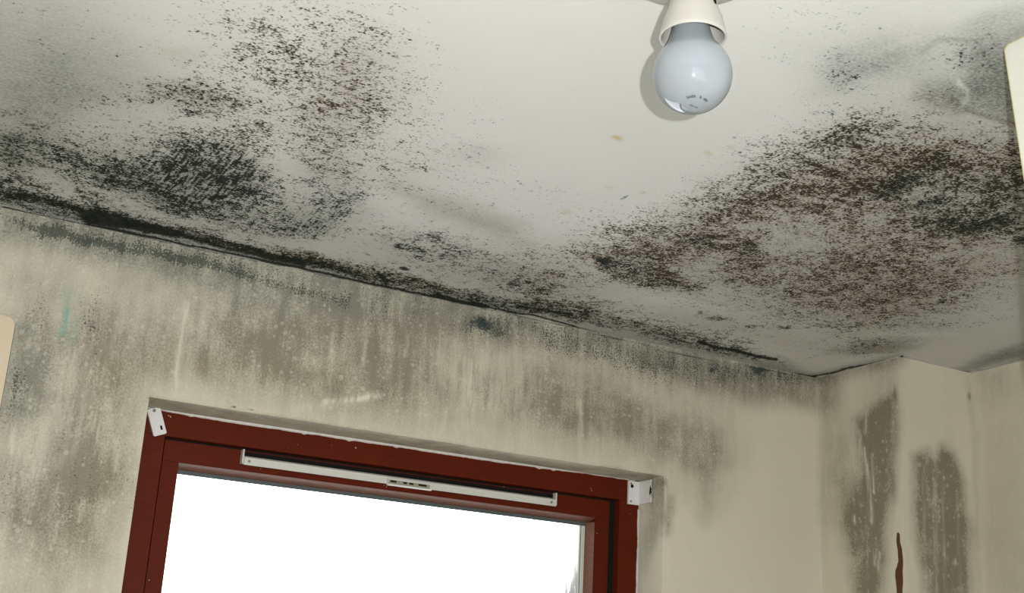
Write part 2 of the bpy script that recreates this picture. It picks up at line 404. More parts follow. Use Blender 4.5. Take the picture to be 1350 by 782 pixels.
#STAINS
# =================================================================== ceiling
CEIL = {
 'speck': [
  # big growth on the right
  ('P', [(985,240),(1060,195),(1130,160),(1200,165),(1260,195),(1350,170),(1420,200),(1420,370),(1350,360),(1290,395),(1240,420),(1170,437),(1090,428),(1020,412),(950,395),(900,372),(850,340),(880,300),(930,272)], 55, .80),
  ('P', [(1110,190),(1240,195),(1350,180),(1400,300),(1300,330),(1210,300),(1130,300),(1060,290),(1040,240)], 60, .30),
  ('B', 1130,170,50,12,-6,.7), ('B', 1180,232,70,24,-8,.35), ('B', 1255,285,60,14,-8,.6), ('B', 1240,205,60,20,0,.35), ('B', 1330,250,40,40,0,.35),
  ('B', 985,238,60,25,-25,.25), ('B', 1000,270,70,20,-20,.25),
  ('B', 925,322,40,16,8,.8), ('B', 980,362,40,14,5,.45), ('B', 985,332,25,9,0,.6),
  ('B', 1130,385,160,45,0,.32), ('B', 1270,300,50,15,0,.5),
  ('B', 1045,325,45,16,-10,-.45), ('B', 1300,340,60,18,-8,-.45), ('B', 1020,300,40,14,-15,-.3), ('B', 985,385,50,14,0,-.3), ('B',1130,290,50,10,-8,-.25), ('B',920,355,50,12,5,-.5),
  # scattered outliers up towards the bulb
  ('B', 1130,100,50,24,0,.32), ('B', 1060,170,90,40,-30,.28), ('B', 960,250,120,40,-25,.22), ('B', 830,300,100,25,-5,.25), ('B', 1250,130,60,50,0,.2), ('B', 1290,75,50,30,0,.45), ('B', 1110,90,28,22,-30,.3), ('B', 1105,110,16,8,0,.3),
  ('B', 1050,30,100,60,0,.08),
  # left lobe by the crease
  ('B', 850,352,65,26,12,1.05), ('B', 805,345,22,12,10,.7), ('B', 830,308,50,14,5,.5), ('B', 770,345,50,25,0,.45), ('B', 740,375,60,20,5,.45), ('B', 880,368,40,12,8,.5),
  ('B', 690,335,60,20,10,.2),
  # speckle fan, upper left
  ('B', 400,90,110,60,20,.34), ('B', 470,100,70,70,10,.36), ('B', 440,160,90,45,0,.36), ('B', 340,50,90,70,0,.22), ('B', 300,110,60,40,0,.3), ('B', 500,210,80,50,20,.22), ('B', 560,180,90,90,0,.14), ('B', 400,30,140,50,0,.15),
  ('B', 615,195,30,12,20,.30), ('B', 556,218,22,6,5,.5), ('B', 518,218,16,5,5,.5), ('B', 640,215,40,14,20,.2), ('B', 700,265,90,30,10,.08),
  ('B', 250,125,60,18,10,.75), ('B', 300,135,40,12,10,.45), ('B', 255,148,30,6,10,.6),
  ('B', 325,170,28,18,10,.75), ('B', 345,198,18,7,0,.8), ('B', 375,180,40,20,10,.4), ('B', 130,130,80,30,0,.25), ('B', 50,70,130,80,0,.14), ('B', 160,130,50,12,10,.3),
  # scrubbed growth, left
  ('B', 30,175,60,40,0,.35), ('B', 20,205,40,38,0,.85), ('B', 100,195,70,30,10,.55), ('B', 110,220,60,20,15,.45), ('B', 170,235,80,22,18,.6), ('B', 200,255,70,22,18,.6), ('B', 215,205,50,30,0,.6),
  ('B', 260,190,60,30,-15,.65), ('B', 275,225,70,38,0,.75), ('B', 300,255,60,30,10,.85), ('B', 280,285,80,18,14,.7), ('B', 345,245,40,25,0,.45), ('B', 120,245,60,16,18,.4), ('P', [(80,205),(180,195),(330,190),(345,280),(300,300),(200,275),(90,240)], 40, .28), ('B', 190,170,60,20,0,.35),
  ('B', 430,235,40,40,0,.62), ('B', 420,285,60,25,-20,.62), ('B', 375,270,50,30,0,.25), ('B', 410,310,70,14,14,.35), ('B', 350,300,60,12,12,.3),
  ('B', 540,320,60,20,8,.52), ('B', 530,355,50,14,10,.35), ('B', 590,335,70,25,12,.42), ('B', 660,360,80,26,8,.52), ('B', 690,378,40,10,8,.5), ('B', 480,300,50,20,0,.25),
  # along the crease
  ('L', [(-60,250),(0,265),(60,276),(120,290)], 9, .8),
  ('L', [(-60,240),(0,252),(60,262),(150,288),(230,304),(300,320),(400,342),(500,363),(600,387),(700,406),(770,416)], 9, .9), ('B', 115,262,22,12,30,.6), ('B', 25,240,40,8,5,.5),
  ('L', [(770,414),(900,446),(1000,468)], 7, .5),
  ('P', [(-60,215),(0,236),(60,250),(130,272),(200,290),(300,315),(400,338),(500,360),(600,385),(680,398),(760,408),(760,425),(680,412),(600,398),(500,375),(400,352),(300,330),(200,312),(100,288),(0,262),(-60,250)], 14, .85),
  ('P', [(690,385),(780,400),(900,432),(1000,460),(1060,488),(1000,478),(900,458),(800,432),(700,408)], 12, .75),
  ('B', 800,400,60,8,12,.3), ('B', 950,440,80,8,12,.4), ('B', 1120,460,60,10,-10,.45), ('B', 940,415,30,4,5,.6), ('B', 1000,430,22,4,4,.7), ('B', 1043,436,16,3,4,.9), ('B',1080,430,25,4,0,.4),
 ],
 'stain': [
  ('P', [(960,250),(1060,195),(1130,165),(1200,170),(1350,170),(1420,370),(1290,395),(1240,420),(1170,437),(1090,428),(1020,412),(950,390),(900,372),(850,340),(880,300)], 50, .55), ('B', 470,100,50,60,0,.14), ('B', 430,150,80,30,0,.14),
  ('P', [(1060,60),(1150,20),(1350,20),(1420,180),(1300,190),(1180,170),(1080,140)], 70, .22),
  ('B', 1300,92,34,34,20,1.0), ('P', [(1262,112),(1345,100),(1350,166),(1300,152),(1262,138)], 9, .7), ('B', 1235,128,34,20,10,.75), ('B', 1255,145,20,6,20,.4), ('L', [(1262,110),(1275,125),(1268,140)], 4, -.8), ('B', 1180,75,60,25,-20,.25), ('B', 1120,90,60,25,-20,.3), ('B', 1320,30,60,25,-20,.35),
  ('L', [(1250,130),(1275,146),(1345,168)], 3, .8), ('L', [(1215,70),(1240,52),(1290,52)], 3, .35), ('L', [(1290,70),(1310,90),(1330,140)], 8, .25),
  ('B', 1175,65,60,5,-18,-.15),
  ('P', [(1080,430),(1200,430),(1420,380),(1420,470),(1290,490),(1190,475),(1080,500)], 35, .03), ('B', 1150,455,60,9,-8,.5), ('B', 1300,478,60,7,-14,.65), ('B', 1340,465,40,8,-14,.55), ('B', 1200,440,60,4,0,-.2), ('B',1160,457,40,5,-4,.4),
  # left, grey haze
  ('P', [(-200,-200),(130,-200),(150,60),(110,130),(-200,190)], 90, .24),  # broad soft grey, darkens the top left of the ceiling
  ('B', 60,80,140,60,10,.2), ('B', 245,75,30,14,0,.12), ('B', 90,95,90,40,0,.18), ('B', 30,150,60,40,0,.45), ('B', 120,125,130,30,10,.18),
  ('P', [(-80,170),(60,175),(200,190),(300,200),(350,260),(400,300),(300,300),(180,280),(60,240),(-80,220)], 50, .42),
  ('B', 275,230,70,35,0,.3), ('B', 200,250,60,20,18,.25), ('B', 20,205,40,30,0,.3), ('B', 250,128,60,16,10,.35),
  ('B', 470,110,80,60,0,.14), ('B', 430,230,50,60,0,.25), ('B', 420,290,60,25,-10,.25),
  ('P', [(520,240),(600,262),(680,300),(700,325),(620,300),(560,280)], 22, .42), ('B', 640,290,60,18,22,.12), ('B', 630,200,40,16,0,.14),
  ('B', 500,215,90,40,10,.10), ('B', 580,340,110,30,10,.20), ('B', 700,370,100,30,8,.30), ('B', 850,355,90,36,10,.25), ('B', 750,335,60,25,0,.15),
  ('P', [(-60,235),(0,250),(100,270),(200,295),(300,318),(400,340),(500,362),(600,385),(760,408),(900,440),(1060,485),(1075,500),(900,470),(700,420),(400,362),(0,276),(-60,262)], 12, .40),
  ('B', 930,425,160,14,12,.2), ('L', [(1000,480),(1075,497)], 6, .3), ('L', [(1075,496),(1187,468)], 4, .5),
  ('B', 840,400,60,10,8,-.15), ('B', 900,398,60,8,8,-.1),
 ],
 'brown': [
  ('P', [(700,300),(900,250),(1060,170),(1250,120),(1420,120),(1420,430),(1190,480),(900,420),(700,400)], 60, .85),
  ('B', 430,110,190,110,0,.95), ('B', 640,270,150,60,15,.9), ('B', 300,320,90,8,14,.8), ('B', 430,350,80,8,12,.7), ('B', 1280,270,80,40,0,-.4), ('B', 560,375,80,12,12,.5), ('B',960,440,140,14,10,.5),
  ('B', 1300,110,60,60,0,-.8), ('B', 835,350,30,12,0,-.4), ('P', [(1180,430),(1420,400),(1420,500),(1180,480)], 25,-.5),
 ],
 'solid': [
  ('L', [(-60,244),(0,256),(60,266),(150,292),(230,307),(300,323),(400,345),(500,366),(560,378)], 6, .27),
  ('P', [(100,272),(120,276),(160,285),(200,296),(240,308),(232,314),(180,306),(140,300),(112,292)], 12, 1.0),
  ('L', [(95,250),(115,258),(130,278)], 5, .3), ('L', [(20,235),(30,243),(55,246)], 2.5, .7), ('L', [(0,262),(40,258),(100,275)], 5, .55), ('L', [(200,300),(300,328),(400,350)], 4, .6), ('L', [(240,300),(300,318),(345,330)], 5, .5),
  ('L', [(150,228),(200,243),(222,248)], 2.5, .7), ('L', [(350,335),(420,350),(480,365)], 5, .45), ('L', [(500,362),(510,372)], 4, .6), ('L', [(575,388),(600,395),(640,403)], 3.5, .9), ('L', [(540,367),(600,380),(650,392)], 2, .5),
  ('L', [(680,403),(750,414)], 3.5, .75), ('L', [(775,424),(800,430)], 2.5, .6), ('L', [(870,440),(905,450)], 2, .6), ('L', [(920,450),(960,460),(1022,474)], 2.6, .9),
  ('B', 795,345,12,6,10,.6), ('B', 820,350,30,7,8,.45), ('B', 870,370,35,6,6,.45), ('B', 930,325,22,8,8,.5), ('B', 915,318,14,5,0,.4), ('B', 990,331,16,5,0,.6), ('B', 960,368,14,5,-15,.6), ('B', 1155,162,26,5,-6,.45),
  ('B', 1290,300,34,12,-8,.7), ('B', 1215,225,50,12,-10,.4), ('B', 1160,258,46,9,-14,.6), ('B', 1225,268,44,9,-8,.6), ('B', 1310,235,36,10,-8,.5), ('B', 1130,222,30,8,-14,.4), ('B', 1335,290,20,10,0,.6), ('B', 1010,228,25,4,-20,.25), ('B', 1140,196,30,6,-12,.3), ('B', 1085,270,30,5,-14,.3), ('B', 1050,215,40,6,-20,.25), ('B', 8,200,22,24,0,.45), ('B', 12,180,20,8,0,.3), ('B', 1250,292,30,7,-8,.5), ('B', 1240,205,25,6,-10,.4), ('B', 1175,240,45,9,-12,.45), ('B', 1345,318,14,10,-10,.7), ('B', 1340,262,14,9,0,.5), ('B', 1240,398,16,3,-8,.6), ('B', 1095,210,12,3,0,.4),
  ('B', 520,323,10,3,5,.8), ('B', 546,321,14,3,5,.7), ('B', 567,313,14,3,5,.6), ('B', 580,332,8,3,8,.7), ('B', 541,333,8,3,5,.6), ('B', 535,355,8,3,8,.9), ('B', 680,373,12,3,5,.7), ('B', 481,335,8,2,5,.6), ('B', 478,308,8,2,5,.5),
  ('B', 365,250,6,2,8,.8), ('B', 344,292,5,2,5,.7), ('B', 332,298,6,2,5,.6), ('B', 420,213,5,3,0,.6), ('B', 38,188,7,4,30,.6), ('B', 84,195,5,4,0,.7), ('B', 290,258,12,6,0,.7), ('B', 336,204,8,4,0,.5),
  ('B', 132,130,6,2,0,.5), ('B', 860,280,4,1.5,0,.5), ('B', 811,262,7,2,-8,.55), ('B', 378,13,6,3,10,.5), ('B', 1162,39,3,1.5,0,.6), ('B', 1080,103,3,1.5,0,.6), ('B', 1089,97,3,1.5,0,.6), ('B', 1133,149,4,2,0,.6),
  ('L', [(1075,497),(1150,479),(1187,469)], 1.6, .8), ('L', [(1262,490),(1300,488),(1350,472)], 2, .35), ('L', [(1187,468),(1280,492)], 1.0, .3),
  ('L', [(0,273),(400,355),(700,416),(900,467),(1075,498)], 1.7, .85),
  # scrub marks of a brush
  *[('L', [(238+i*9, 240-i*1.5),(262+i*9, 205-i*2)], 1.6, .5) for i in range(8)],
  *[('L', [(262+i*8, 262),(268+i*8, 215+i*2)], 1.5, .45) for i in range(7)],
  *[('L', [(400+i*8, 305-i*2),(425+i*8, 278-i*3)], 1.7, .5) for i in range(7)],
  *[('L', [(160+i*7, 222),(180+i*7, 203)], 1.0, .35) for i in range(5)],
  *[('L', [(560+i*40, 345+i*6),(575+i*40, 343+i*6)], 1.5, .6) for i in range(4)],
 ],
 'scrub': [('B', 275,230,70,45,0,.8), ('B', 420,290,60,30,0,.7), ('B', 190,225,60,25,0,.4)],
 'yellow': [('B', 815,184,6,3,0,1.6), ('B', 792,248,6,2,0,1.0), ('B', 838,255,5,2,0,1.1), ('B', 746,281,7,2,0,.8), ('B', 935,201,6,3,0,.9), ('B', 967,195,5,3,0,.8), ('B', 215,70,20,8,0,.25), ('B',640,300,60,20,20,.1)],
}
WALL = {
 'stain': [
  # band below the ceiling
  ('P', [(-40,238),(100,265),(400,330),(700,390),(900,442),(1100,480),(1075,530),(900,500),(800,470),(660,450),(560,445),(400,400),(200,345),(60,320),(-40,300)], 26, .80),
  ('P', [(30,290),(200,325),(400,370),(560,410),(560,430),(400,395),(220,355),(60,320)], 20, .25),
  ('B', 640,425,45,20,10,.35), ('B', 520,430,80,26,10,.25), ('B', 330,400,60,40,0,.45), ('B', 230,360,120,30,14,.2), ('B', 420,410,60,30,10,.2),
  # dark clouds
  ('P', [(-60,280),(400,380),(700,440),(900,490),(960,540),(940,640),(700,600),(400,560),(190,520),(150,782),(130,900),(-60,900)], 70, .36),
  ('B', 40,480,32,60,5,.75), ('B', 25,540,30,40,0,.25),
  ('P', [(110,430),(150,425),(178,470),(165,540),(150,640),(120,720),(60,730),(20,680),(60,600),(80,520),(95,460)], 50, .62), ('B', 140,460,45,45,0,.3), ('B', 45,650,60,50,0,.35), ('B', 90,560,40,60,0,.2), ('B', 120,600,45,70,10,.25),
  ('P', [(270,430),(340,400),(440,420),(520,440),(560,480),(520,540),(430,525),(330,500),(280,480)], 50, .55), ('B', 330,455,80,40,5,.4), ('B', 480,480,60,40,0,.3), ('B', 215,460,40,50,0,.3), ('B', 400,470,60,40,10,.25),
  ('B', 560,500,50,50,0,.4), ('B', 700,525,70,40,10,.7), ('B', 800,550,70,32,8,.5), ('B', 870,570,50,30,0,.35), ('B', 925,590,34,30,20,.6), ('B', 935,640,16,50,0,.25), ('B', 750,500,90,30,8,.2),
  ('B', 1010,520,70,22,8,.35), ('B', 940,490,60,18,8,.3),
  # box side (left face), right faces
  ('P', [(1128,555),(1180,520),(1186,560),(1176,660),(1160,782),(1125,900),(1125,782),(1120,680),(1140,620)], 14, .85), ('B', 1145,590,28,50,0,.4), ('B', 1140,700,26,90,0,.35), ('B', 1098,600,18,80,0,.4), ('B', 1115,660,14,60,0,.4), ('B', 1165,500,26,60,0,.35), ('B', 1095,520,20,30,0,.35), ('B', 1178,640,6,20,0,.3),
  ('L', [(1076,500),(1130,488),(1187,474)], 10, .4),
  ('P', [(1206,600),(1222,592),(1232,604),(1240,588),(1254,600),(1268,640),(1276,700),(1276,900),(1224,900),(1216,760),(1206,680)], 13, .95), ('B', 1250,700,20,100,0,.45), ('B', 1246,615,14,25,0,.3),
  ('L', [(1276,500),(1284,560),(1290,782)], 5, .18), ('P', [(1290,490),(1420,470),(1420,900),(1295,900)], 20, .22), ('B', 1310,500,30,30,0,.25), ('B', 1277,521,2,5,0,.9), ('B', 1181,518,2,9,0,.8),
  ('L', [(870,640),(878,700)], 8, .45), ('L', [(884,655),(880,690)], 5, .3), ('B', 855,680,10,60,0,.5),
  ('B', 1085,690,10,60,0,.15),
  ('P', [(195,524),(875,632),(872,640),(195,536)], 4, .35),
 ],
 'speck': [
  ('P', [(-40,248),(100,275),(400,345),(700,402),(900,450),(1085,485),(1060,525),(900,505),(800,475),(660,450),(560,440),(400,395),(200,345),(60,315),(-40,300)], 22, .48),
  ('P', [(700,440),(900,480),(890,520),(760,480),(690,460)], 20, .35), ('L', [(20,292),(120,318),(250,345),(350,372),(450,398)], 7, .5), ('B', 240,340,50,10,14,.35), ('B', 80,310,60,12,12,.45), ('B', 635,428,26,14,0,.5), ('B', 330,440,70,30,0,.25), ('B', 130,430,45,50,0,.38), ('B', 40,480,32,60,0,.4), ('B', 15,530,18,40,0,.5), ('B', 120,600,70,110,0,.30), ('B', 40,640,70,60,0,.25),
  ('B', 450,480,110,50,0,.25), ('B', 720,530,120,50,8,.25), ('B', 940,492,30,20,0,.4), ('B', 1010,495,40,10,8,.4), ('B', 100,400,90,50,0,.2), ('B', 1150,600,40,80,0,.25), ('B', 300,560,70,12,8,.2),
 ],
 'brown': [('P', [(80,430),(560,430),(1000,520),(1100,480),(1420,470),(1420,900),(-40,900),(90,600)], 60, .85)],
 'solid': [
  ('B', 630,425,20,12,20,.75), ('B', 655,438,12,6,0,.45), ('B', 936,489,6,6,0,.75), ('B', 998,488,12,5,10,.6), ('B', 1000,494,8,8,20,.3), ('B', 240,342,28,5,14,.35), ('B', 78,312,20,5,10,.3),
  ('L', [(0,275),(400,357),(700,418),(900,468),(1075,499)], 1.6, .75), ('L', [(1076,500),(1187,472)], 1.4, .5),
  ('L', [(185,470),(180,500),(192,515),(198,521)], 1.0, .45), ('L', [(307,537),(313,538)], 1.6, .9), ('L', [(322,540),(336,541)], 1.4, .7), ('B', 36,411,3,1.5,0,.8), ('L', [(120,305),(360,355)], 1.0, .3), ('L', [(350,549),(500,571),(700,602),(865,628)], .9, .4),
  ('L', [(1133,575),(1136,610)], 2.5, .45), ('L', [(1144,565),(1152,625),(1155,660)], 2.5, .35), ('L', [(1160,575),(1162,600)], 2.0, .35),
 ],
 'drip': [
  ('P', [(560,455),(700,465),(700,540),(640,560),(600,540),(560,510)], 30, .45), ('L', [(245,400),(236,470),(231,520)], 4, .9), ('L', [(252,380),(246,420)], 7, .35), ('L', [(160,420),(120,520),(90,600),(20,640)], 12, .25), ('L', [(95,470),(75,540),(40,600)], 22, .45), ('L', [(15,560),(12,595)], 5, .8),
  ('L', [(430,530),(470,527),(500,522)], 3.5, 1.0), ('L', [(395,540),(440,535),(490,520)], 6, .5), ('L', [(618,480),(615,560)], 8, .45), ('L', [(762,530),(764,600)], 3, .7), ('L', [(711,490),(712,510)], 2, .8), ('L', [(586,540),(583,570)], 2.5, .6),
  ('L', [(122,545),(124,580)], 3.5, .7), ('L', [(152,580),(151,620)], 3.5, .6), ('L', [(108,660),(104,690)], 2.5, .5), ('L', [(75,690),(70,715)], 3, .4), ('L', [(480,450),(478,480)], 2.5, .5), ('L', [(536,440),(534,470)], 2.5, .5), ('L', [(437,440),(436,470)], 2, .6),
  ('L', [(1140,590),(1146,640),(1150,690)], 2, 1.0), ('L', [(1150,600),(1152,650)], 1.4, .9), ('L', [(1134,570),(1135,600)], 2.5, .8), ('L', [(1155,720),(1152,745)], 2, .8), ('L', [(1160,730),(1158,750)], 1.6, .8), ('L', [(1126,680),(1127,690)], 1.6, .9), ('L', [(1125,560),(1125,620)], 6, .5), ('L', [(1142,540),(1141,570)], 2, .6),
  ('L', [(1192,480),(1194,782)], 5, .5), ('L', [(1290,500),(1298,782)], 5, .35), ('L', [(1184,700),(1182,782)], 4, .4), ('B', 1258,740,2,4,0,1.0), ('B', 1250,718,1.5,3,0,.8), ('B', 1250,640,2,2,0,.8), ('B',1214,612,3,3,0,.5), ('L', [(1232,600),(1234,780)], 3, .4), ('L', [(1218,620),(1221,800)], 2, .3), ('L', [(1243,640),(1246,800)], 1.6, .3), ('L', [(1262,650),(1266,800)], 1.6, .25),
  ('L', [(876,640),(874,782)], 1.8, .9), ('L', [(1079,510),(1082,782)], 4, .3),
 ],
 'green': [('L', [(88,408),(79,441)], 2.8, 1.4), ('B', 90,392,6,18,10,.4), ('L', [(95,425),(92,450)], 6, .3)],
 'wood': [('P', [(1184,702),(1188,702),(1190,745),(1188,782),(1192,850),(1186,900),(1181,782),(1179,758),(1183,740)], 2.5, 1.0)],
}
#ENDSTAINS

# ------------------------------------------------------------------ room shell
xs = [XL, -.9, -.5, -.15] + steps(-.02, XS + .02, .0045)
ys = [YR, -1.2, -.6, 0, .35] + steps(.6, YW + .02, .0045)
ceiling = join_grids('ceiling', [grid(xs, ys, lambda u, v: (u, v, ZC))], M['ceiling'])
paint(ceiling.data, CEIL, 10, 3, (0, 1), dict(speck=1.32, stain=1.2, solid=1.15, cap_speck=1.6, cap_stain=1.2))

fx = [XL, -.6, -.1] + steps(.0, WX0, .0045)[:-1] + steps(WX0, WX1, .0045)[:-1] + steps(WX1, XB, .0045)
fz = [0, .5, WZ0, 1.4, 1.7] + steps(1.8, WZ1, .0045)[:-1] + steps(WZ1, ZC, .0045)
hole = lambda u, v: WX0 < u < WX1 and WZ0 < v < WZ1
wall_g = [grid(fx, fz, lambda u, v: (u, YW, v), hole)]
wx = [x for x in fx if WX0 - 1e-6 <= x <= WX1 + 1e-6]; wz = [z for z in fz if WZ0 - 1e-6 <= z <= WZ1 + 1e-6]
dy = steps(YW, YW + .30, .01)
wall_g += [grid(wx, dy, lambda u, v: (u, v, WZ1)), grid(wx, dy, lambda u, v: (u, v, WZ0)),
           grid(wz, dy, lambda u, v: (WX0, v, u)), grid(wz, dy, lambda u, v: (WX1, v, u))]
win_wall = join_grids('wall_window', wall_g, M['wall'])
WG = dict(speck=1.3, stain=1.8, drip=.85, cap_stain=1.35)
paint(win_wall.data, WALL, 8, 11, (0, 2), WG)

bz = [0, .8, 1.6] + steps(1.8, ZC, .0045)
pipe = join_grids('wall_pipe_box', [grid(steps(YB, YW, .0045), bz, lambda u, v: (XB, u, v)), grid(steps(XB, XS, .0045), bz, lambda u, v: (u, YB, v))], M['wall'])
paint(pipe.data, WALL, 3, 17, (0, 2), dict(stain=1.35))
side = join_grids('wall_side', [grid([YR, -1, 0, .6] + steps(1.0, YB, .006), bz, lambda u, v: (XS, u, v))], M['wall'])
paint(side.data, WALL, 6, 23, (1, 2))

def slab(name, x0, x1, y0, y1, z0, z1, mat):
    bm = bmesh.new(); box(bm, x0, x1, y0, y1, z0, z1)
    o = from_bm(name, bm, mat); o['kind'] = 'structure'; return o
slab('floor', XL - .1, XS + .1, YR - .1, YW + .3, -.1, 0, M['floor'])
slab('wall_left', XL - .1, XL, YR - .1, YW + .3, 0, ZC, M['room'])
slab('wall_back', XL, XS, YR - .1, YR, 0, ZC, M['room'])
# outer skins that keep the sky from leaking round the single-sided paint meshes
slab('wall_side_core', XS + .001, XS + .1, YR - .1, YW + .3, 0, ZC, M['room'])
slab('ceiling_slab', XL - .1, XS + .1, YR - .1, YW + .3, ZC + .001, ZC + .1, M['room'])

# ------------------------------------------------------------------ window
win = empty('window_1', ((WX0 + WX1) / 2, YF, WZ0)); win['kind'] = 'structure'
g = .0008
JT = 2.1347                                        # underside of the frame's head
bm = bmesh.new()
box(bm, WX0 + g, WX1 - g, YF, YF + .07, JT, WZ1 - g)
bmesh_top = from_bm('frame_head', bm, M['wood'], win, bevel=.0015)
for x0, x1 in ((WX0 + g, .4045), (1.1894, WX1 - g)):
    bm = bmesh.new(); box(bm, x0, x1, YF + .0005, YF + .07, WZ0 + .06, JT - .0003)
    from_bm('frame_jamb', bm, M['wood'], win, bevel=.0015)
bm = bmesh.new(); box(bm, WX0 + g, WX1 - g, YF - .01, YF + .07, WZ0 + g, WZ0 + .059)
from_bm('frame_sill', bm, M['wood'], win, bevel=.002)
for x0, x1, z0, z1 in ((WX0 + g, .43, WZ0 + .07, WZ1 - .05), (1.172, WX1 - g, WZ0 + .07, WZ1 - .05), (WX0 + g, WX1 - g, WZ1 - .0495, WZ1 - g)):
    bm = bmesh.new(); box(bm, x0, x1, YG + .0208, YF + .0695, z0, z1); from_bm('frame_rebate', bm, M['wood'], win)
# sash
SX0, SX1 = .4090, 1.1785
GX0, GX1, GZ1, GZ0 = .4331, 1.1500, 2.1010, 1.08   # inner edge of the sash face
STOP = JT - .0030
sash = empty('sash', ((SX0 + SX1) / 2, YS, WZ0 + .06)); sash.parent = win; sash.location = sash.location - win.location
def sash_part(name, bm, mat, bevel=0, smooth=False):
    o = from_bm(name, bm, mat, None, smooth, bevel); o.parent = sash; o.location = -(Vector(win.location) + Vector(sash.location)); return o
bm = bmesh.new(); box(bm, SX0, SX1, YS, YG + .02, GZ1, STOP); sash_part('sash_rail', bm, M['wood'], .0012)
bm = bmesh.new(); box(bm, SX0, SX1, YS, YG + .02, WZ0 + .064, GZ0); sash_part('sash_rail', bm, M['wood'], .0012)
bm = bmesh.new(); box(bm, SX0, GX0, YS + .0004, YG + .02, GZ0 + .0003, GZ1 - .0003); sash_part('sash_stile', bm, M['wood'], .0012)
bm = bmesh.new(); box(bm, GX1, SX1, YS + .0004, YG + .02, GZ0 + .0003, GZ1 - .0003); sash_part('sash_stile', bm, M['wood'], .0012)
# sloping glazing beads
bm = bmesh.new(); prism(bm, [(YS + .001, GZ1 - .0003), (YG - .002, GZ1 - .0075), (YG - .002, GZ1 - .0003)], GX0, GX1, lambda u, v, w_: (w_, u, v)); sash_part('glazing_bead', bm, M['bead'])
bm = bmesh.new(); prism(bm, [(YS + .001, GX1 - .0003), (YG - .002, GX1 - .0070), (YG - .002, GX1 - .0003)], GZ0, GZ1 - .0078, lambda u, v, w_: (v, u, w_)); sash_part('glazing_bead', bm, M['bead'])
bm = bmesh.new(); box(bm, GX0, GX1, YG - .0035, YG - .0008, GZ1 - .0135, GZ1 - .0076); sash_part('gasket', bm, M['gasket'])
bm = bmesh.new(); box(bm, GX1 - .0115, GX1 - .0071, YG - .0035, YG - .0008, GZ0, GZ1 - .0119); sash_part('gasket', bm, M['alu'])
bm = bmesh.new(); box(bm, GX1 - .0180, GX1 - .0116, YG - .0032, YG - .0008, GZ0, GZ1 - .0119); sash_part('spacer_bar', bm, M['white'])
bm = bmesh.new(); box(bm, GX1 - .0155, GX1 - .0145, YG - .0040, YG - .0030, GZ0, GZ1 - .0125); sash_part('gasket', bm, M['gasket'])
bm = bmesh.new(); box(bm, GX0 - .005, GX1 + .005, YG, YG + .004, GZ0 - .005, GZ1 + .005)
pane = from_bm('glass_pane', bm, M['glass'], None); pane.parent = win; pane.location = -Vector(win.location)
bm = bmesh.new(); box(bm, SX1 + .0004, 1.1889, YS + .0010, YS + .0060, WZ0 + .07, STOP); box(bm, SX0, 1.1889, YS + .0010, YS + .006, STOP + .0002, JT - .0005); from_bm('weather_seal', bm, M['black'], win)
# ragged white paint and sealant along the head and down the right jamb
def ragged(name, horizontal, a, b, edge, seed, wid):
    rs = random.Random(seed); bm = bmesh.new(); n = 150; prev = None; hgt = wid
    for i in range(n + 1):
        tt = a + (b - a) * i / n
        hgt += rs.uniform(-.0006, .0006); hgt = min(max(hgt, .0003), wid * 1.9)
        hh = hgt + (rs.random() < .04) * .0015
        if horizontal: pts = [(tt, YF - .0022, edge), (tt, YF - .0022, edge - hh * .6), (tt, YF + .0002, edge - hh)]
        else: pts = [(edge, YF - .002, tt), (edge - hh * .6, YF - .002, tt), (edge - hh, YF + .0002, tt)]
        cur = [bm.verts.new(p_) for p_ in pts]
        if prev:
            for k_ in range(2): bm.faces.new((prev[k_], cur[k_], cur[k_ + 1], prev[k_ + 1]))
        prev = cur
    return from_bm(name, bm, M['sealant'], win)
ragged('sealant_bead', True, WX0 + .01, WX1 - .01, WZ1 - .0004, 3, .0022)
ragged('sealant_bead', False, 1.3, WZ1 - .05, WX1 - .0004, 5, .0012)
# trickle vent in the top rail
vent = empty('trickle_vent', (.795, YS, 2.12), 'long grey-white metal trickle vent slot set in the red-brown window top rail', 'vent')
def vpart(name, bm, mat, parent=vent, bevel=0, smooth=False):
    o = from_bm(name, bm, mat, None, smooth, bevel); o.parent = parent
    base = Vector(vent.location) if parent is vent else Vector(vent.location)
    o.location = -base if parent is vent else (0, 0, 0); return o
VX0, VX1 = .5240, 1.0655
bm = bmesh.new(); box(bm, VX0, VX1, YS - .0012, YS - .0002, 2.1100, 2.1300); vpart('vent_recess', bm, M['black'])
for x in (VX0 - .0012, VX1 - .0012):
    bm = bmesh.new(); box(bm, x, x + .0024, YS - .011, YS - .0002, 2.1108, 2.1318); vpart('end_cap', bm, M['alu'], bevel=.0004)
prof = [(YS - .0014, 2.1105), (YS - .0125, 2.1085), (YS - .0135, 2.1100), (YS - .0130, 2.1178), (YS - .0118, 2.1190), (YS - .0085, 2.1218), (YS - .0072, 2.1225), (YS - .0060, 2.1222), (YS - .0014, 2.1170)]
bm = bmesh.new(); prism(bm, prof, VX0 + .0014, VX1 - .0014, lambda u, v, w_: (w_, u, v)); flap = vpart('vent_flap', bm, M['alu'], bevel=.0003)
bm = bmesh.new(); prism(bm, [(YS - .0134, 2.1176), (YS - .0142, 2.1181), (YS - .0139, 2.1192), (YS - .0122, 2.1190)], VX0 + .002, VX1 - .002, lambda u, v, w_: (w_, u, v)); vpart('ridge', bm, M['white'], flap)
bm = bmesh.new(); box(bm, VX0 + .003, VX1 - .003, YS - .0098, YS - .0092, 2.1203, 2.1211); vpart('groove', bm, M['alu_dark'], flap)
